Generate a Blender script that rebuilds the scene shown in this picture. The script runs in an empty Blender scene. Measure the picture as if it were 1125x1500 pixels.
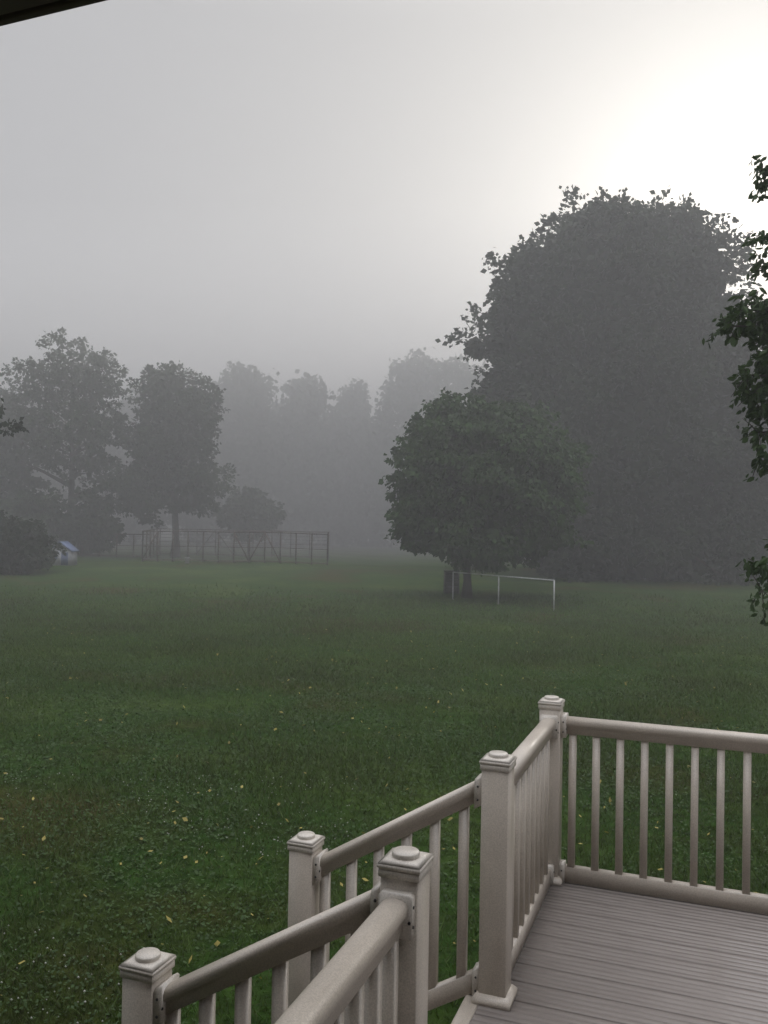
import bpy, math, random
import numpy as np
from mathutils import Vector, Matrix, noise
rng = np.random.default_rng(7)
random.seed(7)
scene = bpy.context.scene
scene.view_settings.view_transform = 'Standard'
scene.view_settings.look = 'None'
scene.view_settings.exposure = 0

CAM_Z = 1.78
SUN_AZ = math.radians(24.0)    # to the right of +Y
SUN_EL = math.radians(16.0)

# ------------------------------------------------------------------ nodes
def new_mat(name):
    m = bpy.data.materials.new(name); m.use_nodes = True
    nt = m.node_tree
    return m, nt, nt.nodes, nt.links, nt.nodes["Principled BSDF"]

def ramp(N, stops):
    r = N.new("ShaderNodeValToRGB")
    el = r.color_ramp.elements
    el[0].position, el[0].color = stops[0][0], (*stops[0][1], 1)
    el[1].position, el[1].color = stops[-1][0], (*stops[-1][1], 1)
    for p, c in stops[1:-1]:
        e = el.new(p); e.color = (*c, 1)
    return r

def leaf_mat(name, dark, light, clump_scale=0.9, transl=0.25):
    m, nt, N, L, b = new_mat(name)
    tc = N.new("ShaderNodeTexCoord")
    no = N.new("ShaderNodeTexNoise"); no.inputs["Scale"].default_value = clump_scale
    no.inputs["Detail"].default_value = 3
    L.new(tc.outputs["Object"], no.inputs["Vector"])
    geo = N.new("ShaderNodeNewGeometry")
    mx = N.new("ShaderNodeMath"); mx.operation = 'MULTIPLY_ADD'
    L.new(geo.outputs["Random Per Island"], mx.inputs[0]); mx.inputs[1].default_value = 0.5
    L.new(no.outputs["Fac"], mx.inputs[2])
    r = ramp(N, [(0.35, dark), (1.0, light)])
    L.new(mx.outputs[0], r.inputs[0])
    L.new(r.outputs[0], b.inputs["Base Color"])
    b.inputs["Roughness"].default_value = 0.55
    b.inputs["Specular IOR Level"].default_value = 0.2
    tr = N.new("ShaderNodeBsdfTranslucent"); L.new(r.outputs[0], tr.inputs["Color"])
    mix = N.new("ShaderNodeMixShader"); mix.inputs[0].default_value = transl
    L.new(b.outputs[0], mix.inputs[1]); L.new(tr.outputs[0], mix.inputs[2])
    L.new(mix.outputs[0], N["Material Output"].inputs["Surface"])
    return m

def simple_mat(name, c1, c2, scale=8, rough=0.6, bump=0.0, detail=5, spec=0.5, stretch=None):
    m, nt, N, L, b = new_mat(name)
    tc = N.new("ShaderNodeTexCoord")
    no = N.new("ShaderNodeTexNoise"); no.inputs["Scale"].default_value = scale
    no.inputs["Detail"].default_value = detail
    if stretch:
        mp = N.new("ShaderNodeMapping"); mp.inputs["Scale"].default_value = stretch
        L.new(tc.outputs["Object"], mp.inputs[0]); L.new(mp.outputs[0], no.inputs["Vector"])
    else:
        L.new(tc.outputs["Object"], no.inputs["Vector"])
    r = ramp(N, [(0.3, c1), (0.7, c2)])
    L.new(no.outputs["Fac"], r.inputs[0]); L.new(r.outputs[0], b.inputs["Base Color"])
    b.inputs["Roughness"].default_value = rough
    b.inputs["Specular IOR Level"].default_value = spec
    if bump:
        bp = N.new("ShaderNodeBump"); bp.inputs["Strength"].default_value = bump
        bp.inputs["Distance"].default_value = 0.01
        L.new(no.outputs["Fac"], bp.inputs["Height"]); L.new(bp.outputs[0], b.inputs["Normal"])
    return m

M_bark = simple_mat("bark", (0.025, 0.02, 0.016), (0.06, 0.05, 0.04), 6, 0.9, 0.6, stretch=(3, 3, 0.5))
M_leaf_round = leaf_mat("leaf_maple", (0.014, 0.030, 0.009), (0.048, 0.10, 0.024), 0.9)
M_leaf_big = leaf_mat("leaf_big", (0.012, 0.022, 0.010), (0.030, 0.050, 0.020), 0.4)
M_leaf_far = leaf_mat("leaf_far", (0.02, 0.034, 0.015), (0.05, 0.08, 0.032), 0.3)
M_leaf_near = leaf_mat("leaf_near", (0.018, 0.038, 0.011), (0.05, 0.09, 0.025), 2.0)

# ------------------------------------------------------------------ mesh builder
class MB:
    def __init__(s): s.v = []; s.f = []; s.m = []; s.n = 0
    def add(s, verts, faces, mat=0):
        verts = np.asarray(verts, dtype=float).reshape(-1, 3)
        s.v.append(verts)
        for f in faces: s.f.append([i + s.n for i in f]); s.m.append(mat)
        s.n += len(verts)
    def box(s, c, d, mat=0, bev=0.0, xf=None):
        cx, cy, cz = c; x, y, z = d[0]/2, d[1]/2, d[2]/2
        if bev <= 0:
            v = [(cx+i*x, cy+j*y, cz+k*z) for k in (-1, 1) for j in (-1, 1) for i in (-1, 1)]
            f = [(0,2,3,1),(4,5,7,6),(0,1,5,4),(2,6,7,3),(0,4,6,2),(1,3,7,5)]
        else:
            v = []; b = bev
            lv = [(-z, x-b, y-b), (-z+b, x, y), (z-b, x, y), (z, x-b, y-b)]
            def oct_(X, Y, Z):
                k = b*0.6
                return [(cx+X-k,cy-Y,cz+Z),(cx+X,cy-Y+k,cz+Z),(cx+X,cy+Y-k,cz+Z),(cx+X-k,cy+Y,cz+Z),
                        (cx-X+k,cy+Y,cz+Z),(cx-X,cy+Y-k,cz+Z),(cx-X,cy-Y+k,cz+Z),(cx-X+k,cy-Y,cz+Z)]
            for Z, X, Y in lv: v += oct_(X, Y, Z)
            f = [tuple(range(7, -1, -1)), tuple(range(24, 32))]
            for l in range(3):
                for i in range(8):
                    j = (i+1) % 8
                    f.append((l*8+i, l*8+j, l*8+8+j, l*8+8+i))
        s.add(v, f, mat)
    def sweep(s, prof, p0, p1, mat=0):
        """prof: list of (w,z) closed; swept p0->p1 keeping sections vertical"""
        p0 = np.array(p0, float); p1 = np.array(p1, float)
        d = p1-p0; h = np.array([d[0], d[1], 0]); h /= np.linalg.norm(h)
        side = np.array([h[1], -h[0], 0])
        n = len(prof); v = []
        for p in (p0, p1):
            for w, z in prof: v.append(p + side*w + np.array([0, 0, z]))
        f = [(i, (i+1) % n, n+(i+1) % n, n+i) for i in range(n)]
        f += [tuple(range(n-1, -1, -1)), tuple(range(n, 2*n))]
        s.add(v, f, mat)
    def tube(s, pts, rad, mat=0, n=7):
        pts = [Vector(p) for p in pts]; v = []; f = []
        for i, p in enumerate(pts):
            d = (pts[min(i+1, len(pts)-1)] - pts[max(i-1, 0)]).normalized()
            a = d.orthogonal().normalized() if i == 0 else (a - d*a.dot(d)).normalized()
            bb = d.cross(a)
            for k in range(n):
                t = 2*math.pi*k/n
                v.append(p + (a*math.cos(t)+bb*math.sin(t))*rad[i])
        for i in range(len(pts)-1):
            for k in range(n):
                k2 = (k+1) % n
                f.append((i*n+k, i*n+k2, (i+1)*n+k2, (i+1)*n+k))
        f.append(tuple(range(n-1, -1, -1))); f.append(tuple((len(pts)-1)*n+k for k in range(n)))
        s.add([tuple(q) for q in v], f, mat)
    def build(s, name, mats, quads=None, quad_mat=1, tris=None, tri_mat=1, smooth=False, mw=None):
        nv = s.n; V = list(s.v)
        loops = [i for f in s.f for i in f]; tot = [len(f) for f in s.f]; mi = list(s.m)
        loops = [np.array(loops, dtype=np.int32)]; tot = [np.array(tot, dtype=np.int32)]; mi = [np.array(mi, dtype=np.int32)]
        for arr, k, mm in ((quads, 4, quad_mat), (tris, 3, tri_mat)):
            if arr is not None and len(arr):
                V.append(arr.reshape(-1, 3)); c = arr.shape[0]
                loops.append(np.arange(c*k, dtype=np.int32)+nv); tot.append(np.full(c, k, np.int32))
                mi.append(np.full(c, mm, np.int32)); nv += c*k
        V = np.concatenate(V).astype(np.float32); loops = np.concatenate(loops); tot = np.concatenate(tot); mi = np.concatenate(mi)
        if mw is not None:
            R = np.array(mw.to_3x3()); T = np.array(mw.translation); V = (V @ R.T + T).astype(np.float32)
        me = bpy.data.meshes.new(name)
        me.vertices.add(len(V)); me.vertices.foreach_set("co", V.ravel())
        me.loops.add(len(loops)); me.loops.foreach_set("vertex_index", loops)
        me.polygons.add(len(tot))
        st = np.concatenate([[0], np.cumsum(tot)[:-1]]).astype(np.int32)
        me.polygons.foreach_set("loop_start", st); me.polygons.foreach_set("loop_total", tot)
        me.polygons.foreach_set("material_index", mi)
        me.update(calc_edges=True); me.validate()
        for m in mats: me.materials.append(m)
        ob = bpy.data.objects.new(name, me); scene.collection.objects.link(ob)
        if smooth: me.polygons.foreach_set("use_smooth", [True]*len(me.polygons))
        return ob

def empty(name):
    e = bpy.data.objects.new(name, None); scene.collection.objects.link(e); return e

# ------------------------------------------------------------------ terrain
def sst(a, b, x):
    t = np.clip((x-a)/(b-a), 0, 1); return t*t*(3-2*t)
def gz(x, y):
    x = np.asarray(x, float); y = np.asarray(y, float)
    z = -0.57 - 0.65*sst(5, 30, y) + 0.30*sst(38, 66, y)
    z = z + 0.05*np.sin(x*0.35+1.3)*np.sin(y*0.27+0.4)*sst(6, 14, y) + 0.02*np.sin(x*1.1+y*0.7)*sst(6, 12, y)
    return z
xs = np.concatenate([[-1500, -700, -300, -150], np.linspace(-80, 80, 161), [150, 300, 700, 1500]])
ys = np.concatenate([[-1500, -600, -200, -60], np.linspace(-20, 100, 161), [130, 200, 400, 800, 1500]])
GX, GY = np.meshgrid(xs, ys); GZ = gz(GX, GY)
mb = MB(); nx = len(xs)
faces = [(j*nx+i, j*nx+i+1, (j+1)*nx+i+1, (j+1)*nx+i) for j in range(len(ys)-1) for i in range(nx-1)]
mb.add(np.stack([GX, GY, GZ], -1).reshape(-1, 3), faces)
m, nt, N, L, b = new_mat("lawn")
tc = N.new("ShaderNodeTexCoord")
n1 = N.new("ShaderNodeTexNoise"); n1.inputs["Scale"].default_value = 0.22; n1.inputs["Detail"].default_value = 6; n1.inputs["Roughness"].default_value = 0.6
n2 = N.new("ShaderNodeTexNoise"); n2.inputs["Scale"].default_value = 9; n2.inputs["Detail"].default_value = 8; n2.inputs["Roughness"].default_value = 0.7
for n in (n1, n2): L.new(tc.outputs["Object"], n.inputs["Vector"])
r1 = ramp(N, [(0.36, (0.050, 0.048, 0.014)), (0.48, (0.027, 0.060, 0.012)), (0.62, (0.055, 0.085, 0.018))])
r2 = ramp(N, [(0.3, (0.35, 0.35, 0.35)), (0.7, (1.4, 1.4, 1.3))])
L.new(n1.outputs["Fac"], r1.inputs[0]); L.new(n2.outputs["Fac"], r2.inputs[0])
mu = N.new("ShaderNodeMix"); mu.data_type = 'RGBA'; mu.blend_type = 'MULTIPLY'; mu.inputs[0].default_value = 1
L.new(r1.outputs[0], mu.inputs[6]); L.new(r2.outputs[0], mu.inputs[7])
L.new(mu.outputs[2], b.inputs["Base Color"]); b.inputs["Roughness"].default_value = 0.95; b.inputs["Specular IOR Level"].default_value = 0.03
bp = N.new("ShaderNodeBump"); bp.inputs["Distance"].default_value = 0.06; bp.inputs["Strength"].default_value = 0.9
L.new(n2.outputs["Fac"], bp.inputs["Height"]); L.new(bp.outputs[0], b.inputs["Normal"])
ground = mb.build("ground", [m], smooth=True)

# deck frame ---------------------------------------------------------------
ang = math.atan2(-0.353, 0.936)
DM = Matrix.Translation((0.451, 3.28, 0)) @ Matrix.Rotation(ang, 4, 'Z')   # local x = right along far rail, local y = away
DMi = DM.inverted()
def to_local(x, y):
    R = np.array(DMi)
    return R[0,0]*x+R[0,1]*y+R[0,3], R[1,0]*x+R[1,1]*y+R[1,3]

# ------------------------------------------------------------------ grass blades
def scatter_lawn(n, ymin, ymax, power):
    u = rng.random(n)
    y = ymin + (ymax-ymin)*u**power
    x = (rng.random(n)*2-1)*(y*0.50+1.0)
    lx, ly = to_local(x, y)
    keep = ~((lx > -0.15) & (ly < 1.33)) & ~((lx > -0.95) & (ly > -1.25) & (ly < 0.12) & (lx < 0))
    return x[keep], y[keep]
x, y = scatter_lawn(500000, 1.6, 42, 1.9)
n = len(x)
dens = np.array([0.5+0.7*noise.noise(Vector((a*0.45, bv*0.45, 1.7)))+0.5*noise.noise(Vector((a*1.7, bv*1.7, 5.7))) for a, bv in zip(x, y)])
dens = np.clip(dens, 0, 1)
keep = rng.random(n) < (0.45+0.55*dens)*(1-sst(20, 42, y))
x, y, dens = x[keep], y[keep], dens[keep]; n = len(x)
sc = 0.6+0.08*y
h = (0.022+0.035*rng.random(n)**1.5)*sc*(0.6+0.8*dens); w = (0.0032+0.0035*rng.random(n))*sc
tall = rng.random(n) < 0.01; h = np.where(tall, h*1.8, h)
a = rng.random(n)*2*math.pi; lean = rng.normal(0, 0.55, (n, 2))
P = np.stack([x, y, gz(x, y)-0.004], -1); S = np.stack([np.cos(a)*w, np.sin(a)*w, 0*a], -1)
T = P + np.stack([lean[:, 0]*h, lean[:, 1]*h, h], -1)
tri = np.stack([P-S, P+S, T], 1)
M_grass = leaf_mat("grass_blade", (0.038, 0.047, 0.010), (0.075, 0.13, 0.026), 0.35, 0.3)
mb = MB(); mb.build("grass", [M_grass], tris=tri, tri_mat=0)
# clover / broad weeds leaves
x, y = scatter_lawn(90000, 1.6, 16, 1.5); n = len(x)
cl = np.array([noise.noise(Vector((a*0.8, bv*0.8, 3.1))) for a, bv in zip(x, y)])
k = cl > -0.02+0.15*rng.normal(size=n); x, y = x[k], y[k]; n = len(x)
sz = (0.006+0.007*rng.random(n))*(0.7+0.08*y)
c = np.stack([x, y, gz(x, y)+0.010+0.02*rng.random(n)], -1)
def cards(c, d, L_, W_, fold=0.12):
    d = d/np.linalg.norm(d, axis=1, keepdims=True)
    rv = rng.normal(size=d.shape); s_ = np.cross(d, rv); s_ /= np.linalg.norm(s_, axis=1, keepdims=True)
    nn = np.cross(s_, d)
    L_ = np.asarray(L_)[:, None]; W_ = np.asarray(W_)[:, None]
    mid = c + d*L_*0.45
    return np.stack([c, mid+s_*W_+nn*L_*fold, c+d*L_, mid-s_*W_+nn*L_*fold], 1)
def flat_cards(c, L_, W_, tilt):
    n = len(c); a = rng.random(n)*2*math.pi
    d = np.stack([np.cos(a), np.sin(a), rng.normal(0, tilt, n)], -1)
    s_ = np.stack([-np.sin(a), np.cos(a), rng.normal(0, tilt, n)], -1)
    L_ = np.asarray(L_)[:, None]; W_ = np.asarray(W_)[:, None]
    return np.stack([c-d*L_, c+s_*W_, c+d*L_, c-s_*W_], 1)
M_clover = leaf_mat("clover_leaf", (0.024, 0.045, 0.012), (0.05, 0.095, 0.024), 1.0, 0.2)
MB().build("clover", [M_clover], quads=flat_cards(c, sz, sz*0.8, 0.35), quad_mat=0)
# clover blossoms (little white heads)
x, y = scatter_lawn(3600, 2.0, 8, 1.3); n = len(x)
cl = np.array([noise.noise(Vector((a*0.6+4, bv*0.6, 7.1))) for a, bv in zip(x, y)])
k = (cl > -0.05) & (x < 0.3-0.1*(y-3)) ; x, y = x[k], y[k]; n = len(x)
mb = MB()
for i in range(n):
    r_ = 0.003+0.0045*random.random(); cx, cy, cz = x[i], y[i], float(gz(x[i], y[i]))+0.03+0.02*random.random()
    v = [(cx+r_, cy, cz), (cx, cy+r_, cz), (cx-r_, cy, cz), (cx, cy-r_, cz), (cx, cy, cz+r_), (cx, cy, cz-r_)]
    mb.add(v, [(0,1,4),(1,2,4),(2,3,4),(3,0,4),(1,0,5),(2,1,5),(3,2,5),(0,3,5)])
mb.build("clover_blossoms", [simple_mat("blossom", (0.24, 0.25, 0.21), (0.46, 0.46, 0.42), 30, 0.8)])
# fallen leaves
x, y = scatter_lawn(900, 2.8, 24, 1.3); n = len(x)
c = np.stack([x, y, gz(x, y)+0.028+0.015*rng.random(n)], -1)
L_ = (0.007+0.016*rng.random(n)**1.5)*(1+0.03*y)
M_fall = leaf_mat("fallen_leaf", (0.11, 0.09, 0.02), (0.38, 0.32, 0.09), 3.0, 0.15)
MB().build("fallen_leaves", [M_fall], quads=flat_cards(c, L_, L_*0.6, 0.5), quad_mat=0)

# ------------------------------------------------------------------ trees
def rand_dirs(n):
    d = rng.normal(size=(n, 3)); return d/np.linalg.norm(d, axis=1, keepdims=True)

def make_tree(name, base, trunk_r, fork_z, lobes, n_clump, clump_r, leaves_per, leaf_L, leafmat,
              droop=0.5, fill=0.35, limbs=24, flat=0.6, fmin=0.72):
    """lobes (cx,cy,cz,rx,ry,rz) in world space"""
    lob = np.array(lobes, float)
    area = (lob[:, 3]*lob[:, 5])**1.0; pr = area/area.sum()
    idx = rng.choice(len(lob), n_clump, p=pr)
    d = rand_dirs(n_clump)
    f = fmin+(1.02-fmin)*rng.random(n_clump)
    C = lob[idx, :3] + d*lob[idx, 3:6]*f[:, None]
    keep = np.ones(n_clump, bool)
    for l in lob:
        q = ((C-l[:3])/l[3:6]); keep &= ~((np.linalg.norm(q, axis=1) < 0.6))
    C = C[keep]; dd = d[keep]
    r = clump_r*(0.5+0.9*rng.random(len(C)))
    # several sub-sprigs inside every clump, leaves gathered round the sprigs
    ns = 7
    sd_ = rand_dirs(len(C)*ns); cs = np.repeat(np.arange(len(C)), ns)
    SP = C[cs] + (sd_+dd[cs]*0.5)*(r[cs]*(0.55+0.45*rng.random(len(cs))))[:, None]*np.array([1, 1, flat])
    lp = max(1, leaves_per//ns); ci = np.repeat(np.arange(len(SP)), lp); m_ = len(ci)
    pos = SP[ci] + rng.normal(0, 0.20, (m_, 3))*r[cs[ci]][:, None]*np.array([1, 1, 0.7])
    out = (pos-C[cs[ci]]); out /= (np.linalg.norm(out, axis=1, keepdims=True)+1e-6)
    out = out*0.7 + rng.normal(0, 0.45, (m_, 3)); out[:, 2] -= droop
    Ls = leaf_L*(0.6+0.8*rng.random(m_))
    q = [cards(pos, out, Ls, Ls*0.36)]
    if fill > 0:
        nf = int(m_*fill*0.5)
        idx = rng.choice(len(lob), nf, p=pr); d2 = rand_dirs(nf)
        pos = lob[idx, :3] + d2*lob[idx, 3:6]*((rng.random(nf)**0.35)*0.82)[:, None]
        Ls = leaf_L*2.1*(0.7+0.6*rng.random(nf))
        q.append(cards(pos, rand_dirs(nf)-np.array([0, 0, droop]), Ls, Ls*0.42))
    mb = MB()
    bx, by = base; bz = float(gz(bx, by))-0.15
    topc = lob[np.argmax(lob[:, 2])]
    pts = []; rad = []
    tz = topc[2]
    for i in range(9):
        t = i/8
        px = bx+(topc[0]-bx)*t*t*0.8+0.1*trunk_r*math.sin(i*2.1); py = by+(topc[1]-by)*t*t*0.8
        pts.append((px, py, bz+(tz-bz)*t)); rad.append(trunk_r*(1.45 if i == 0 else (1-0.9*t)))
    mb.tube(pts, rad, 0, 9)
    for i in rng.choice(len(C), min(limbs, len(C)), replace=False):
        e = C[i]; zz = max(fork_z, min(tz*0.9, e[2]-0.45*np.linalg.norm(e[:2]-np.array([bx, by]))))
        t = (zz-bz)/(tz-bz); t = min(max(t, 0.05), 0.95)
        s0 = np.array([bx+(topc[0]-bx)*t*t*0.8, by+(topc[1]-by)*t*t*0.8, zz])
        mid = (s0+e)/2+rng.normal(0, 0.04, 3)*np.linalg.norm(e-s0); mid[2] += 0.06*np.linalg.norm(e-s0)
        r0 = trunk_r*(1-0.9*t)*0.5
        mb.tube([s0, (s0+mid)/2+rng.normal(0, .02, 3), mid, (mid+e)/2, e], [r0, r0*.8, r0*.6, r0*.35, r0*.15], 0, 5)
    return mb.build(name, [M_bark, leafmat], quads=np.concatenate(q), quad_mat=1)

# round maple on the lawn
make_tree("maple_tree", (3.62, 37), 0.20, 0.6,
  [(4.3, 37, 3.7, 3.7, 3.9, 3.0), (3.5, 37, 5.6, 2.3, 2.6, 1.8), (5.3, 37.2, 5.0, 2.4, 2.6, 2.0), (2.6, 36.8, 2.5, 2.0, 2.4, 1.7),
   (6.0, 37, 2.7, 1.9, 2.4, 1.9), (4.2, 36, 1.5, 3.2, 2.6, 1.2)],
  600, 0.60, 126, 0.20, M_leaf_round, droop=0.75, fill=0.4, limbs=30, flat=0.45)
# big tree behind
K = 52/47
big = [(12.4, 7.2, 6.6, 7.6), (11.8, 14.4, 4.3, 4.8), (7.5, 12.2, 2.1, 3.7), (8.2, 15.9, 1.5, 1.7),
       (16.0, 14.0, 2.6, 4.6), (18.0, 7.2, 3.1, 7.2), (14.6, 18.0, 1.4, 1.6), (8.6, 7.6, 3.3, 4.3), (11.2, 18.3, 1.7, 1.5), (16.6, 17.0, 1.3, 1.5), (12.6, 0.4, 4.6, 2.2), (17, 0.2, 4.5, 2.2)]
make_tree("oak_tree", (12.4*K, 52), 0.7, 2.5,
  [(a_*K, 52, CAM_Z+(c_-CAM_Z)*K, rx*K, min(rx, 5)*K, rz*K) for a_, c_, rx, rz in big],
  860, 1.15, 161, 0.34, M_leaf_big, droop=0.35, fill=0.5, limbs=40, flat=0.85)
make_tree("tree", (27.0, 58), 0.4, 2, [(27.0, 58, 6, 6, 4, 7), (30, 59, 9, 4, 4, 5), (24, 57, 1.0, 5.5, 3, 2.5)], 240, 1.1, 84, 0.45, M_leaf_big, fill=0.6)
# left pair, further off in the fog
make_tree("tree", (-24.0, 66), 0.33, 3.5,
  [(-24.3, 66, 13.9, 2.5, 2.5, 2.1), (-26.6, 66, 12.2, 1.7, 1.8, 2.4), (-22.0, 66, 12.2, 1.5, 1.6, 1.7), (-23.8, 66, 8.6, 3.5, 3, 2.8), (-27.2, 66, 7.4, 2.2, 2, 2.3), (-21.5, 66, 4.6, 2.4, 2, 2.2)],
  180, 0.8, 98, 0.26, M_leaf_far, droop=0.3, fill=0.10, limbs=50, flat=0.7)
make_tree("tree", (-16.2, 67), 0.30, 3.0,
  [(-17.3, 67, 11.9, 2.3, 2.4, 2.1), (-14.8, 67, 10.2, 1.6, 1.8, 2.8), (-17.6, 67, 8.0, 2.8, 2.6, 3.2), (-15.0, 67, 5.2, 2.3, 2.2, 3.0), (-19.0, 67, 4.0, 1.8, 2, 2.2)],
  210, 0.8, 105, 0.26, M_leaf_far, droop=0.3, fill=0.3, limbs=40, flat=0.7)
make_tree("tree", (-31.5, 68), 0.3, 3.0, [(-31.5, 68, 9, 3.5, 3, 4.0), (-30, 68, 4, 3, 3, 3.5)], 130, 0.9, 84, 0.3, M_leaf_far, droop=0.3, fill=0.3)
make_tree("small_tree", (-11.6, 74), 0.14, 0.8, [(-11.6, 74, 2.3, 2.5, 2.2, 1.7), (-11.4, 74, 3.6, 1.6, 1.6, 1.3)], 90, 0.5, 70, 0.28, M_leaf_far, fill=0.4)
make_tree("tree", (-17.0, 30), 0.22, 3.0, [(-14.6, 30, 5.4, 1.4, 1.5, 0.8), (-18.3, 30, 7.5, 2.5, 2.5, 2.5)], 90, 0.5, 110, 0.17, M_leaf_big, fill=0.3, droop=0.4)
make_tree("bush", (-21.4, 47), 0.1, -0.6, [(-21.2, 47, 0.2, 2.7, 2.2, 1.6), (-19.4, 47, -0.1, 1.5, 1.8, 0.9), (-22.8, 47, 1.0, 2.0, 2, 1.5)], 190, 0.5, 98, 0.2, M_leaf_big, fill=0.8, limbs=14)
make_tree("bush", (-27.2, 64), 0.1, -0.6, [(-26.5, 64, 1.5, 3.0, 2.2, 2.4), (-22.6, 65, 1.2, 2.4, 2, 2.0)], 120, 0.6, 70, 0.3, M_leaf_far, fill=0.6, limbs=10)

# distant tree line: one object
def tree_line(name, specs, leaf_L, n_per, mat):
    q = []; mb = MB()
    for (x0, y0, h_, r0) in specs:
        g = float(gz(x0, y0))
        nl = 9
        lobes = [(x0, y0, g+h_*0.45, r0, r0*0.8, h_*0.42)]
        for _ in range(nl):
            a = random.random()*2*math.pi; zz = 0.35+0.6*random.random(); k = (1-zz)*1.1+0.25
            lobes.append((x0+math.cos(a)*r0*k, y0+math.sin(a)*r0*k*0.7, g+h_*zz, r0*0.36, r0*0.36, h_*0.10))
        lob = np.array(lobes); pr = (lob[:, 3]*lob[:, 5]); pr /= pr.sum()
        idx = rng.choice(len(lob), n_per, p=pr); d = rand_dirs(n_per)
        f = 0.6+0.45*rng.random(n_per)
        C = lob[idx, :3]+d*lob[idx, 3:6]*f[:, None]
        cc = C[rng.integers(0, n_per, n_per*13)] + rng.normal(0, 0.5, (n_per*13, 3))
        Ls = leaf_L*(0.6+0.8*rng.random(len(cc)))
        q.append(cards(cc, rand_dirs(len(cc)), Ls, Ls*0.4))
        mb.tube([(x0, y0, g-.2), (x0+.2, y0, g+h_*.4), (x0, y0, g+h_*.85)], [0.4, 0.28, 0.06], 0, 6)
    return mb.build(name, [M_bark, mat], quads=np.concatenate(q), quad_mat=1)
specs = [(-16, 98, 19.5, 4.6), (-10.2, 100, 19.5, 4.2), (-4.8, 104, 19.5, 3.6), (2.6, 100, 22.0, 5.0), (8.0, 97, 20.5, 4.6), (13, 104, 20, 5),
         (-22, 103, 17, 5), (-29, 100, 18, 5), (-37, 98, 20, 5), (-46, 100, 19, 6), (20, 105, 20, 6), (28, 104, 21, 6), (37, 100, 20, 6), (46, 98, 20, 6), (56, 98, 20, 6),
         (-13, 107, 17, 4.5), (-1.5, 108, 16.0, 5), (-7.5, 110, 16, 5), (4.5, 108, 16, 5), (-56, 98, 20, 6)]
tree_line("distant_tree_line", specs, 0.65, 900, M_leaf_far)

# near tree whose branches reach in from the right
def near_tree():
    def branch(mb, a, bb, sag, r0, n=6):
        a = np.array(a); bb = np.array(bb); pts = []
        for i in range(n+1):
            t = i/n; p = a+(bb-a)*t; p = p+np.array([0.03*math.sin(5*t+a[2]), 0, sag*math.sin(math.pi*t)]); pts.append(p)
        mb.tube(pts, [r0*(1-0.85*i/n)+0.003 for i in range(n+1)], 0, 6)
        return pts
    mb = MB(); bx, by = 5.2, 7.6; g = float(gz(bx, by))
    mb.tube([(bx, by, g-.1), (bx+.05, by, 0.6), (bx-.05, by, 2.2), (bx, by, 4.0), (bx+.1, by, 6.0)], [0.17, 0.13, 0.11, 0.08, 0.02], 0, 10)
    targets = [(3.06, 7.0, 4.74, 1), (3.08, 7.0, 4.62, 1), (3.08, 7.1, 4.24, 1.0), (3.10, 7.1, 4.0, 0.9), (2.74, 7.0, 3.46, 2), (2.88, 7.0, 3.60, 2), (2.98, 7.0, 3.40, 2), (3.05, 7.0, 3.60, 2), (2.92, 7.0, 3.06, 2), (3.0, 7.1, 2.92, 2), (3.05, 7.0, 3.20, 2), (3.04, 7.0, 2.78, 2), (3.06, 7.1, 2.60, 1.6), (3.08, 7.1, 2.40, 1.4),
               (3.10, 7.1, 1.50, 1.2), (3.14, 7.1, 1.30, 1.0), (3.6, 7.4, 3.4, 1.5), (3.7, 7.3, 2.7, 1.5), (3.7, 7.4, 4.3, 1.5), (3.8, 7.5, 1.9, 1.5)]
    for _ in range(26):
        a = random.random()*2*math.pi; rr = 0.7+0.6*random.random()
        targets.append((bx+0.4+math.cos(a)*rr, by+math.sin(a)*rr, 1.6+4.4*random.random(), 1))
    lp = []; ld = []
    for tx, ty, tz, wt in targets:
        zz = min(5.2, max(1.0, tz-0.2-0.4*random.random()))
        pts = branch(mb, (bx, by, zz), (tx, ty, tz), 0.18, 0.026, 11)
        for k in range(4, len(pts)):
            p = np.array(pts[k])
            for _ in range(int(3.4*wt)+1):
                e = p+rng.normal(0, 0.085, 3)*np.array([0.7, 1.3, 1.0])
                mb.tube([p, (p+e)/2+np.array([0, 0, .01]), e], [0.005, 0.004, 0.002], 0, 4)
                for _ in range(11):
                    t = random.random()**0.7; lp.append(p+(e-p)*t+rng.normal(0, 0.028, 3)); ld.append(rng.normal(0, 0.55, 3)+np.array([-0.3, 0, -0.6]))
    lp = np.array(lp); ld = np.array(ld); Ls = 0.080*(0.6+0.6*rng.random(len(lp)))
    d = ld/np.linalg.norm(ld, axis=1, keepdims=True)
    rv = rng.normal(size=d.shape); s_ = np.cross(d, rv); s_ /= np.linalg.norm(s_, axis=1, keepdims=True); nn = np.cross(s_, d)
    Lc = Ls[:, None]
    b0 = lp; t1 = lp+d*Lc; mbp = lp+d*Lc*.72-nn*Lc*.03
    t1 = t1+nn*Lc*.10
    q = []
    for sg in (1, -1):
        e1 = lp+d*Lc*.30+s_*sg*Lc*.25+nn*Lc*.07; e2 = lp+d*Lc*.68+s_*sg*Lc*.21+nn*Lc*.09
        q.append(np.stack([b0, e1, e2, mbp], 1) if sg > 0 else np.stack([b0, mbp, e2, e1], 1))
        q.append(np.stack([mbp, e2, (e2+t1)/2, t1], 1) if sg > 0 else np.stack([mbp, t1, (e2+t1)/2, e2], 1))
    mb.build("pear_tree", [M_bark, M_leaf_near], quads=np.concatenate(q), quad_mat=1)
near_tree()

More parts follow.
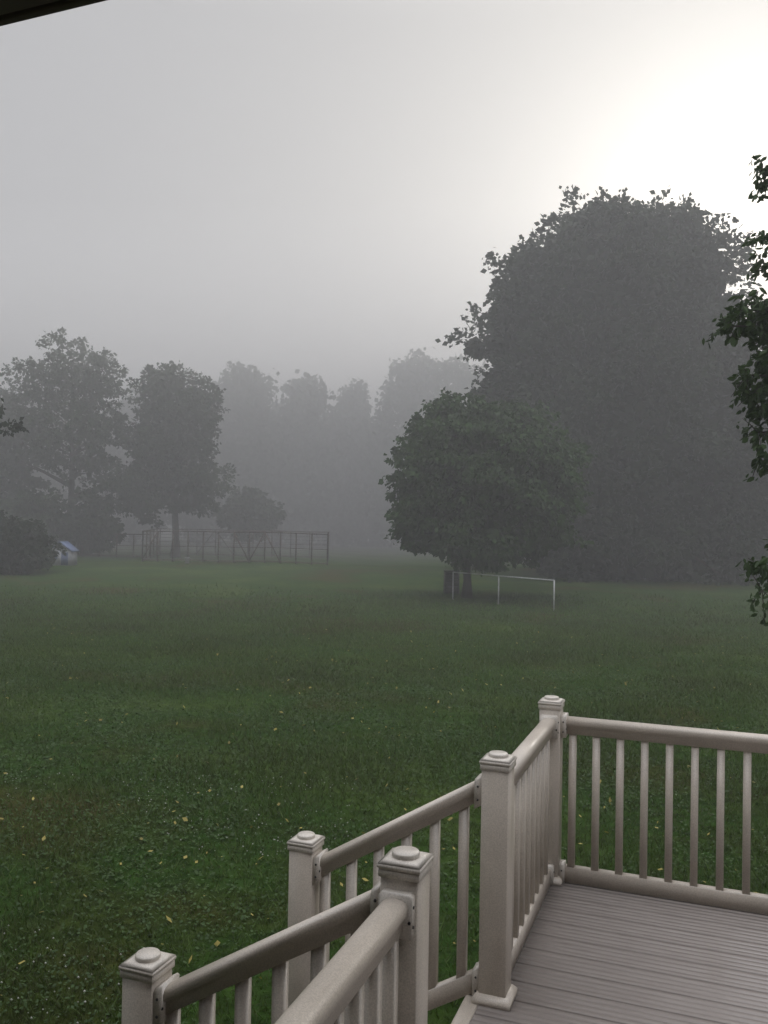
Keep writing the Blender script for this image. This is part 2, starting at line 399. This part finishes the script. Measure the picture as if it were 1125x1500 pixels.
# ------------------------------------------------------------------ deck & railings
def vinyl(name, c, rough):
    m, nt, N, L, b = new_mat(name)
    tc = N.new("ShaderNodeTexCoord")
    n1 = N.new("ShaderNodeTexNoise"); n1.inputs["Scale"].default_value = 240; n1.inputs["Detail"].default_value = 3
    n2 = N.new("ShaderNodeTexNoise"); n2.inputs["Scale"].default_value = 5; n2.inputs["Detail"].default_value = 8; n2.inputs["Roughness"].default_value = 0.65
    for n in (n1, n2): L.new(tc.outputs["Object"], n.inputs["Vector"])
    r = ramp(N, [(0.3, tuple(k*0.84 for k in c)), (0.65, c)])
    L.new(n2.outputs["Fac"], r.inputs[0])
    r3 = ramp(N, [(0.35, (0.85, 0.85, 0.85)), (0.62, (1.12, 1.12, 1.12))]); L.new(n1.outputs["Fac"], r3.inputs[0])
    mu = N.new("ShaderNodeMix"); mu.data_type = 'RGBA'; mu.blend_type = 'MULTIPLY'; mu.inputs[0].default_value = 1
    L.new(r.outputs[0], mu.inputs[6]); L.new(r3.outputs[0], mu.inputs[7]); L.new(mu.outputs[2], b.inputs["Base Color"])
    rr = N.new("ShaderNodeMapRange"); rr.inputs[3].default_value = rough-0.06; rr.inputs[4].default_value = rough+0.12
    L.new(n2.outputs["Fac"], rr.inputs[0]); L.new(rr.outputs[0], b.inputs["Roughness"])
    b.inputs["Specular IOR Level"].default_value = 0.7
    bp = N.new("ShaderNodeBump"); bp.inputs["Strength"].default_value = 0.35; bp.inputs["Distance"].default_value = 0.002
    L.new(n1.outputs["Fac"], bp.inputs["Height"]); L.new(bp.outputs[0], b.inputs["Normal"])
    return m
M_rail = vinyl("rail_vinyl", (0.52, 0.46, 0.39), 0.30)
M_screw = simple_mat("screw", (0.02, 0.02, 0.02), (0.05, 0.045, 0.04), 50, 0.5)
M_cap = vinyl("cap_vinyl", (0.58, 0.53, 0.465), 0.28)

TOPP = [(-.022, -.082), (.022, -.082), (.022, -.045), (.035, -.036), (.036, -.016), (.031, -.007), (.020, -.001), (0, .002), (-.020, -.001), (-.031, -.007), (-.036, -.016), (-.035, -.036), (-.022, -.045)]
BOTP = [(-.022, -.080), (.022, -.080), (.022, -.008), (.014, 0), (-.014, 0), (-.022, -.008)]

def post(name, lx, ly, z0, z1, skirt=True):
    mb = MB(); W = 0.104
    mb.box((lx, ly, (z0+z1-0.045)/2), (W, W, z1-0.045-z0), 0, 0.006)
    if skirt:
        v = []; 
        for k, (hw, z) in enumerate(((.072, z0+.001), (.072, z0+.018), (.056, z0+.036))):
            v += [(lx-hw, ly-hw, z), (lx+hw, ly-hw, z), (lx+hw, ly+hw, z), (lx-hw, ly+hw, z)]
        f = [(k*4+i, k*4+(i+1) % 4, k*4+4+(i+1) % 4, k*4+4+i) for k in range(2) for i in range(4)]+[(3, 2, 1, 0), (8, 9, 10, 11)]
        mb.add(v, f)
    zt = z1-0.045
    # cap: collar, plate, chamfer, disc
    mb.box((lx, ly, zt-0.006), (W+.010, W+.010, .022), 1, .003)
    mb.box((lx, ly, zt+.012), (W+.016, W+.016, .014), 1, .004)
    hw = (W+.012)/2; hw2 = .041
    v = [(lx-hw, ly-hw, zt+.0192), (lx+hw, ly-hw, zt+.0192), (lx+hw, ly+hw, zt+.0192), (lx-hw, ly+hw, zt+.0192),
         (lx-hw2, ly-hw2, zt+.027), (lx+hw2, ly-hw2, zt+.027), (lx+hw2, ly+hw2, zt+.027), (lx-hw2, ly+hw2, zt+.027)]
    mb.add(v, [(3,2,1,0),(0,1,5,4),(1,2,6,5),(2,3,7,6),(3,0,4,7),(4,5,6,7)], 1)
    n = 24; v = []
    for r_, z in ((.037, .0262), (.037, .036), (.034, .040)):
        for k in range(n):
            t = 2*math.pi*k/n; v.append((lx+r_*math.cos(t), ly+r_*math.sin(t), zt+z))
    f = [(j*n+k, j*n+(k+1) % n, (j+1)*n+(k+1) % n, (j+1)*n+k) for j in range(2) for k in range(n)]
    f.append(tuple(2*n+k for k in range(n)))
    mb.add(v, f, 1)
    return mb.build(name, [M_rail, M_cap], mw=DM)

def railing(name, p0, p1, bal_sp=0.116, first=0.11, top_off=0.0, bot_off=-0.745, bal=True):
    """p0,p1: (lx,ly,ztop) at post centres"""
    mb = MB()
    p0 = np.array(p0, float); p1 = np.array(p1, float)
    h = (p1-p0)[:2]; Ln = np.linalg.norm(h); h /= Ln; slope = (p1[2]-p0[2])/Ln
    side = np.array([h[1], -h[0]])
    def at(t, dz=0): return np.array([p0[0]+h[0]*t, p0[1]+h[1]*t, p0[2]+slope*t+dz])
    mb.sweep(TOPP, at(.050), at(Ln-.050)); mb.sweep(BOTP, at(.050, bot_off), at(Ln-.050, bot_off))
    # brackets
    for t0, s in ((.0525, 1), (Ln-.0525, -1)):
        for dz, pr in ((0, [(-.045, -.098), (.045, -.098), (.045, .004), (.036, .013), (-.036, .013), (-.045, .004)]),
                       (bot_off, [(-.034, -.083), (.034, -.083), (.034, .006), (.027, .013), (-.027, .013), (-.034, .006)])):
            mb.sweep(pr, at(t0, dz), at(t0+s*.028, dz), 1)
            for sx in (-1, 1):      # screws on bracket faces
                wq = pr[1][0]
                for zz in (-.02, -.07):
                    c = at(t0+s*.0145, dz+zz); c[:2] += side*sx*(wq+.0008)
                    mb.tube([c-np.append(side*sx*.001, 0), c+np.append(side*sx*.002, 0)], [.0045, .004], 2, 8)
                    if dz == 0:
                        c = at(t0+s*.0285, 0); c[:2] += side*sx*.0395; c[2] += -.055+0.0
                        hv = np.append(h*s, 0)
                        mb.tube([c-hv*.001, c+hv*.002], [.0045, .004], 2, 8)
    # balusters
    k = first
    w = .034/2
    while bal and k < Ln-.085:
        zt = at(k, -.080)[2]; zb = at(k, bot_off-.003)[2]
        v = []
        for zc_, in ((zb,), (zt,)):
            for i, j in ((-1, -1), (1, -1), (1, 1), (-1, 1)):
                c = np.array([p0[0]+h[0]*(k+i*w)+side[0]*j*w, p0[1]+h[1]*(k+i*w)+side[1]*j*w, zc_+slope*i*w]); v.append(c)
        mb.add(v, [(0,1,5,4),(1,2,6,5),(2,3,7,6),(3,0,4,7),(3,2,1,0),(4,5,6,7)], 0)
        k += bal_sp
    return mb.build(name, [M_rail, M_cap, M_screw], mw=DM)

GZ0 = -0.57
deck_rail = empty("deck_railing")
ZT = 0.83; PT = 0.93
P = {"A": (0, 1.19), "B": (0, 0), "D": (0, -1.07), "F": (0, -2.9), "R1": (2.3, 1.19), "R2": (4.6, 1.19)}
for k, (lx, ly) in P.items():
    o = post("post_"+k, lx, ly, 0.0, PT); o.parent = deck_rail
for nm, a_, b_ in (("rail_far", "A", "R1"), ("rail_far_2", "R1", "R2"), ("rail_side", "B", "A"), ("rail_near", "D", "F")):
    o = railing(nm, (*P[a_], ZT), (*P[b_], ZT)); o.parent = deck_rail
SX = -0.80; SZ = 0.42
for yy, nm in ((0.0, "C"), (-1.07, "E")):
    e = empty("stair_railing")
    o = post("newel_post", SX, yy, GZ0-0.05, 0.51, skirt=False); o.parent = e
    o = railing("handrail", (0, yy, ZT+0.03), (SX, yy, 0.385), first=0.13, bot_off=-0.72); o.parent = e

# deck boards
def deck_mat():
    m, nt, N, L, b = new_mat("deck_board")
    tc = N.new("ShaderNodeTexCoord"); mp = N.new("ShaderNodeMapping")
    mp.inputs["Rotation"].default_value = (0, 0, -ang)
    L.new(tc.outputs["Object"], mp.inputs[0])
    st = N.new("ShaderNodeMapping"); st.inputs["Scale"].default_value = (2, 18, 2); L.new(mp.outputs[0], st.inputs[0])
    n1 = N.new("ShaderNodeTexNoise"); n1.inputs["Scale"].default_value = 3; n1.inputs["Detail"].default_value = 7
    L.new(st.outputs[0], n1.inputs["Vector"])
    n2 = N.new("ShaderNodeTexNoise"); n2.inputs["Scale"].default_value = 2.2; n2.inputs["Detail"].default_value = 6
    L.new(mp.outputs[0], n2.inputs["Vector"])
    r = ramp(N, [(0.3, (0.29, 0.255, 0.235)), (0.7, (0.34, 0.305, 0.28))]); L.new(n1.outputs["Fac"], r.inputs[0])
    L.new(r.outputs[0], b.inputs["Base Color"])
    m2 = N.new("ShaderNodeMapRange"); m2.inputs[1].default_value = .38; m2.inputs[2].default_value = .62; m2.inputs[3].default_value = 0.10; m2.inputs[4].default_value = 0.26
    L.new(n2.outputs["Fac"], m2.inputs[0]); L.new(m2.outputs[0], b.inputs["Roughness"])
    b.inputs["Specular IOR Level"].default_value = 0.9
    return m
M_deck = deck_mat()
deck = empty("deck")
mb = MB()
bw = 0.139; gap = 0.003; yb = 1.29-bw
x0, x1 = -0.045, 5.4
while yb > -4.2:
    prof = [(yb, -.025), (yb+bw, -.025)]
    top = []
    ng = 4; seg = bw/ng
    for g in range(ng):
        a0 = yb+g*seg
        top += [(a0+.0022, -.003), (a0+.0034, 0), (a0+seg-.0034, 0), (a0+seg-.0022, -.003)]
    top = top[::-1]
    prof += top
    v = [(x0, p[0], p[1]) for p in prof]+[(x1, p[0], p[1]) for p in prof]; n = len(prof)
    f = [(i, (i+1) % n, n+(i+1) % n, n+i) for i in range(n)]+[tuple(range(n-1, -1, -1)), tuple(range(n, 2*n))]
    mb.add(v, f); yb -= bw+gap
o = mb.build("deck_boards", [M_deck], mw=DM); o.parent = deck
mb = MB()
mb.box((-0.078, -1.45, -0.012), (0.060, 5.5, 0.026), 0, .004)     # nosing board along open edge
mb.box((-0.075, -1.45, (GZ0-.05-.03)/2), (0.022, 5.5, -GZ0+.02), 0)       # fascia left
mb.box((2.7, 1.265, (GZ0-.05-.03)/2), (5.5, 0.022, -GZ0+.02), 0)
mb.box((2.65, -1.45, -0.037), (5.3, 5.3, 0.02), 0)
o = mb.build("deck_trim", [M_rail], mw=DM); o.parent = deck
# stairs
stairs = empty("stairs"); mb = MB()
for i in range(2):
    zt = -0.19*(i+1); xa = -0.11-0.29*i
    mb.box((xa-0.15, -0.535, zt-.014), (0.31, 1.13, .028), 0, .004)
    mb.box((xa-0.28, -0.535, zt-.028-.08), (0.016, 1.09, .158), 1)
mb.box((-0.45, -0.02+.05, -.42), (0.66, 0.03, .26), 1); mb.box((-0.45, -1.07-.03, -.42), (0.66, 0.03, .26), 1)
o = mb.build("treads", [M_deck, M_rail], mw=DM); o.parent = stairs

# house behind the viewer: siding wall, door, window, porch eave
M_eave = simple_mat("eave_brown", (0.03, 0.016, 0.012), (0.05, 0.028, 0.02), 4, 0.6)
M_siding = simple_mat("siding", (0.20, 0.18, 0.16), (0.26, 0.235, 0.21), 3, 0.7)
m_glass, nt_, N_, L_n, bg_ = new_mat("window_glass")
bg_.inputs["Base Color"].default_value = (0.02, 0.025, 0.03, 1); bg_.inputs["Roughness"].default_value = 0.06
house = empty("house")
el = to_local(-0.777, 1.70)
WY = -4.25
mb = MB()
for i in range(25):
    zb = -0.62+i*0.145
    mb.sweep([(-.0, 0), (.03, 0), (.012, .143), (-.0, .143)], (-4.2, WY, zb), (7.0, WY, zb))
mb.box((1.4, WY-.12, 1.2), (11.2, .2, 3.7), 0)
for xc, zc, ww, hh in ((0.9, 1.03, .95, 2.05), (3.4, 1.45, 1.4, 1.1), (-2.2, 1.45, 1.0, 1.1)):
    mb.box((xc, WY+.035, zc), (ww+.18, .05, hh+.18), 1, .004); mb.box((xc, WY+.064, zc), (ww, .012, hh), 2)
    mb.box((xc, WY+.073, zc), (.035, .012, hh), 1)
o = mb.build("walls", [M_siding, M_cap, m_glass], mw=DM); o.parent = house
mb = MB()
mb.box((1.5, (el[1]+WY)/2, 2.78+.06), (11.4, el[1]-WY, .12), 0, .01)
mb.box((1.5, el[1]+.012, 2.78+.085), (11.4, .024, .17), 0, .004)
o = mb.build("porch_eave", [M_eave], mw=DM); o.parent = house

# ------------------------------------------------------------------ goal frame
M_white = simple_mat("white_paint", (0.32, 0.32, 0.32), (0.5, 0.5, 0.5), 5, 0.5)
mb = MB()
ga = np.array([2.9, 35.5]); gb = np.array([6.3, 31.6])
tp = []
for t in (0, .48, 1):
    p = ga+(gb-ga)*t; z = float(gz(*p)); zt = -0.09-0.03*t
    mb.tube([(p[0], p[1], z-.05), (p[0], p[1], zt)], [.028, .028], 0, 10); tp.append((p[0], p[1], zt))
mb.tube(tp, [.022]*3, 0, 10)
mb.build("soccer_goal", [M_white])
# compost bin left of the trunk
mb = MB(); bx_, by_ = 3.15, 39.5; z = float(gz(bx_, by_))
for i in range(6): mb.box((bx_, by_, z+.08+i*.16), (.62, .62, .13), 0, .01)
mb.box((bx_, by_, z+1.02), (.70, .70, .06), 0, .02)
for i in (-1, 1):
    for j in (-1, 1): mb.box((bx_+i*.30, by_+j*.30, z+.48), (.08, .08, 1.0), 0)
mb.build("compost_bin", [simple_mat("bin_wood", (0.05, 0.045, 0.04), (0.10, 0.09, 0.08), 5, 0.9)])

# ------------------------------------------------------------------ garden fence
M_wood = simple_mat("weathered_wood", (0.07, 0.05, 0.04), (0.14, 0.105, 0.08), 5, 0.85)
def fence_run(mb, a, b_, n, h_, braces=()):
    a = np.array(a, float); b_ = np.array(b_, float)
    P3 = []
    for i in range(n+1):
        p = a+(b_-a)*i/n; z = float(gz(*p)); P3.append((p[0], p[1], z))
        mb.box((p[0], p[1], z+h_/2), (.08, .08, h_), 0)
    for i in range(n):
        p, q_ = P3[i], P3[i+1]
        for hh, t in ((h_-.04, .07), (0.12, .07), (0.5*h_, .04)):
            mb.sweep([(-.03, -t/2), (.03, -t/2), (.03, t/2), (-.03, t/2)], (p[0], p[1]-.07, p[2]+hh), (q_[0], q_[1]-.07, q_[2]+hh))
        if i in braces:
            up = braces.index(i) % 2 == 0
            z0, z1 = (.1, h_-.05) if up else (h_-.05, .1)
            mb.tube([(p[0], p[1]-.12, p[2]+z0), (q_[0], q_[1]-.12, q_[2]+z1)], [.045, .045], 0, 5)
        for k in range(1, 9):
            hh = h_*k/9; mb.tube([(p[0], p[1]-.06, p[2]+hh), (q_[0], q_[1]-.06, q_[2]+hh)], [.008, .008], 1, 3)
mb = MB()
fence_run(mb, (-16.8, 60), (-3.8, 58.5), 12, 2.15, (0, 6, 7, 8))
fence_run(mb, (-3.8, 58.5), (-4.4, 69), 5, 2.15)
fence_run(mb, (-4.4, 69), (-18.2, 70), 9, 2.15, (5, 6))
fence_run(mb, (-18.2, 70), (-16.8, 60), 5, 2.15)
mb.build("garden_fence", [M_wood, simple_mat("wire", (0.15, .15, .15), (.25, .25, .25), 5, .5)])
mb = MB(); fence_run(mb, (-25, 64), (-17.6, 65), 6, 1.8); mb.build("garden_fence", [M_wood, M_wood])

# playhouse
ph = empty("playhouse"); px, py = -19.9, 53.5; z = float(gz(px, py))
M_blue = simple_mat("blue_paint", (0.08, 0.11, 0.20), (0.12, 0.16, 0.27), 5, 0.6)
M_white2 = simple_mat("faded_white_paint", (0.28, 0.29, 0.30), (0.42, 0.43, 0.44), 5, 0.6)
mb = MB(); w_, d_, h_ = 1.3, 1.2, 0.9
mb.box((px, py, z+h_/2), (w_, d_, h_), 0)
mb.add([(px-w_/2, py-d_/2, z+h_), (px+w_/2, py-d_/2, z+h_), (px, py-d_/2, z+h_+.5), (px-w_/2, py+d_/2, z+h_), (px+w_/2, py+d_/2, z+h_), (px, py+d_/2, z+h_+.5)], [(0, 1, 2), (5, 4, 3)], 0)
for s in (-1, 1):
    v = [(px, py-d_/2-.08, z+h_+.53), (px+s*(w_/2+.12), py-d_/2-.08, z+h_-.05), (px+s*(w_/2+.12), py+d_/2+.08, z+h_-.05), (px, py+d_/2+.08, z+h_+.53)]
    v2 = [(a_, b_, c_+.05) for a_, b_, c_ in v]; mb.add(v+v2, [(3,2,1,0),(4,5,6,7),(0,1,5,4),(1,2,6,5),(2,3,7,6),(3,0,4,7)], 1)
mb.box((px+.3, py-d_/2-.012, z+.42), (.42, .02, .78), 1); mb.box((px-.33, py-d_/2-.012, z+.55), (.36, .02, .32), 1)
mb.box((px-.33, py-d_/2-.026, z+.55), (.03, .02, .34), 0); mb.box((px-.33, py-d_/2-.028, z+.55), (.38, .02, .03), 0)
o = mb.build("house_shell", [M_white2, M_blue]); o.parent = ph
mb = MB(); bx_, by_ = -13.1, 57.5; z = float(gz(bx_, by_))
mb.tube([(bx_, by_, z), (bx_, by_, z+.38), (bx_, by_, z+.40)], [.14, .18, .19], 0, 14); mb.build("bucket", [M_white])

# ------------------------------------------------------------------ fog volumes
def fog(name, lo, hi, dens, col=(0.99, 0.99, 0.985), g=0.3):
    mb = MB(); c = [(a_+b_)/2 for a_, b_ in zip(lo, hi)]; d = [b_-a_ for a_, b_ in zip(lo, hi)]
    mb.box(c, d)
    m = bpy.data.materials.new(name); m.use_nodes = True; N = m.node_tree.nodes; L = m.node_tree.links
    N.remove(N["Principled BSDF"])
    vs = N.new("ShaderNodeVolumeScatter"); vs.inputs["Color"].default_value = (*col, 1)
    vs.inputs["Density"].default_value = dens; vs.inputs["Anisotropy"].default_value = g
    L.new(vs.outputs[0], N["Material Output"].inputs["Volume"])
    return mb.build(name, [m])
fog("fog_bank", (-180, -40, -6), (180, 220, 27), 0.0055)
fog("fog_bank", (-170, 59, -5), (170, 170, 24), 0.021)

# ------------------------------------------------------------------ world
w = bpy.data.worlds.new("World"); scene.world = w; w.use_nodes = True
N = w.node_tree.nodes; L = w.node_tree.links; bg = N["Background"]
sky = N.new("ShaderNodeTexSky"); sky.sky_type = 'NISHITA'; sky.sun_disc = False
sky.sun_elevation = SUN_EL; sky.sun_rotation = SUN_AZ; sky.air_density = 1; sky.dust_density = 6
hs = N.new("ShaderNodeHueSaturation"); hs.inputs["Saturation"].default_value = 0.2; hs.inputs["Value"].default_value = 0.6
L.new(sky.outputs[0], hs.inputs["Color"])
tc = N.new("ShaderNodeTexCoord")
dt = N.new("ShaderNodeVectorMath"); dt.operation = 'DOT_PRODUCT'
nrmz = N.new("ShaderNodeVectorMath"); nrmz.operation = 'NORMALIZE'
L.new(tc.outputs["Generated"], nrmz.inputs[0]); L.new(nrmz.outputs[0], dt.inputs[0])
dt.inputs[1].default_value = (math.sin(SUN_AZ)*math.cos(SUN_EL), math.cos(SUN_AZ)*math.cos(SUN_EL), math.sin(SUN_EL))
ac = N.new("ShaderNodeMath"); ac.operation = 'ARCCOSINE'; L.new(dt.outputs["Value"], ac.inputs[0])
m1 = N.new("ShaderNodeMath"); m1.operation = 'MULTIPLY'; m1.inputs[1].default_value = -1/math.radians(17); L.new(ac.outputs[0], m1.inputs[0])
ex = N.new("ShaderNodeMath"); ex.operation = 'EXPONENT'; L.new(m1.outputs[0], ex.inputs[0])
glow = N.new("ShaderNodeMix"); glow.data_type = 'RGBA'; glow.inputs[6].default_value = (3.3, 3.35, 3.55, 1); glow.inputs[7].default_value = (9.4, 8.8, 7.7, 1)
L.new(ex.outputs[0], glow.inputs[0])
sx = N.new("ShaderNodeSeparateXYZ"); L.new(nrmz.outputs[0], sx.inputs[0])
zr = N.new("ShaderNodeMapRange"); zr.interpolation_type = 'SMOOTHSTEP'; zr.inputs[1].default_value = 0.5; zr.inputs[2].default_value = 0.9; zr.inputs[3].default_value = 1.0; zr.inputs[4].default_value = 5.0
L.new(sx.outputs[2], zr.inputs[0])
vm = N.new("ShaderNodeVectorMath"); vm.operation = 'SCALE'; L.new(glow.outputs[2], vm.inputs[0]); L.new(zr.outputs[0], vm.inputs["Scale"])
mx = N.new("ShaderNodeMix"); mx.data_type = 'RGBA'; mx.inputs[0].default_value = 0.87
L.new(hs.outputs[0], mx.inputs[6]); L.new(vm.outputs[0], mx.inputs[7]); L.new(mx.outputs[2], bg.inputs["Color"])
bg.inputs["Strength"].default_value = 0.14

sd = bpy.data.lights.new("sun", 'SUN'); sd.energy = 0.8; sd.angle = math.radians(14); sd.color = (1, 0.94, 0.86)
so = bpy.data.objects.new("sun", sd); scene.collection.objects.link(so)
dirv = Vector((math.sin(SUN_AZ)*math.cos(SUN_EL), math.cos(SUN_AZ)*math.cos(SUN_EL), math.sin(SUN_EL)))
so.rotation_euler = dirv.to_track_quat('Z', 'Y').to_euler(); so.location = (10, 20, 30)

# ------------------------------------------------------------------ camera
cd = bpy.data.cameras.new("camera"); cam = bpy.data.objects.new("camera", cd); scene.collection.objects.link(cam)
cd.sensor_fit = 'VERTICAL'; cd.sensor_height = 36; cd.sensor_width = 27; cd.lens = 30.2; cd.clip_start = 0.05; cd.clip_end = 4000
cam.matrix_world = Matrix.Translation((0, 0, CAM_Z)) @ Matrix.Rotation(math.radians(90.91), 4, 'X') @ Matrix.Rotation(math.radians(1.0), 4, 'Z')
scene.camera = cam
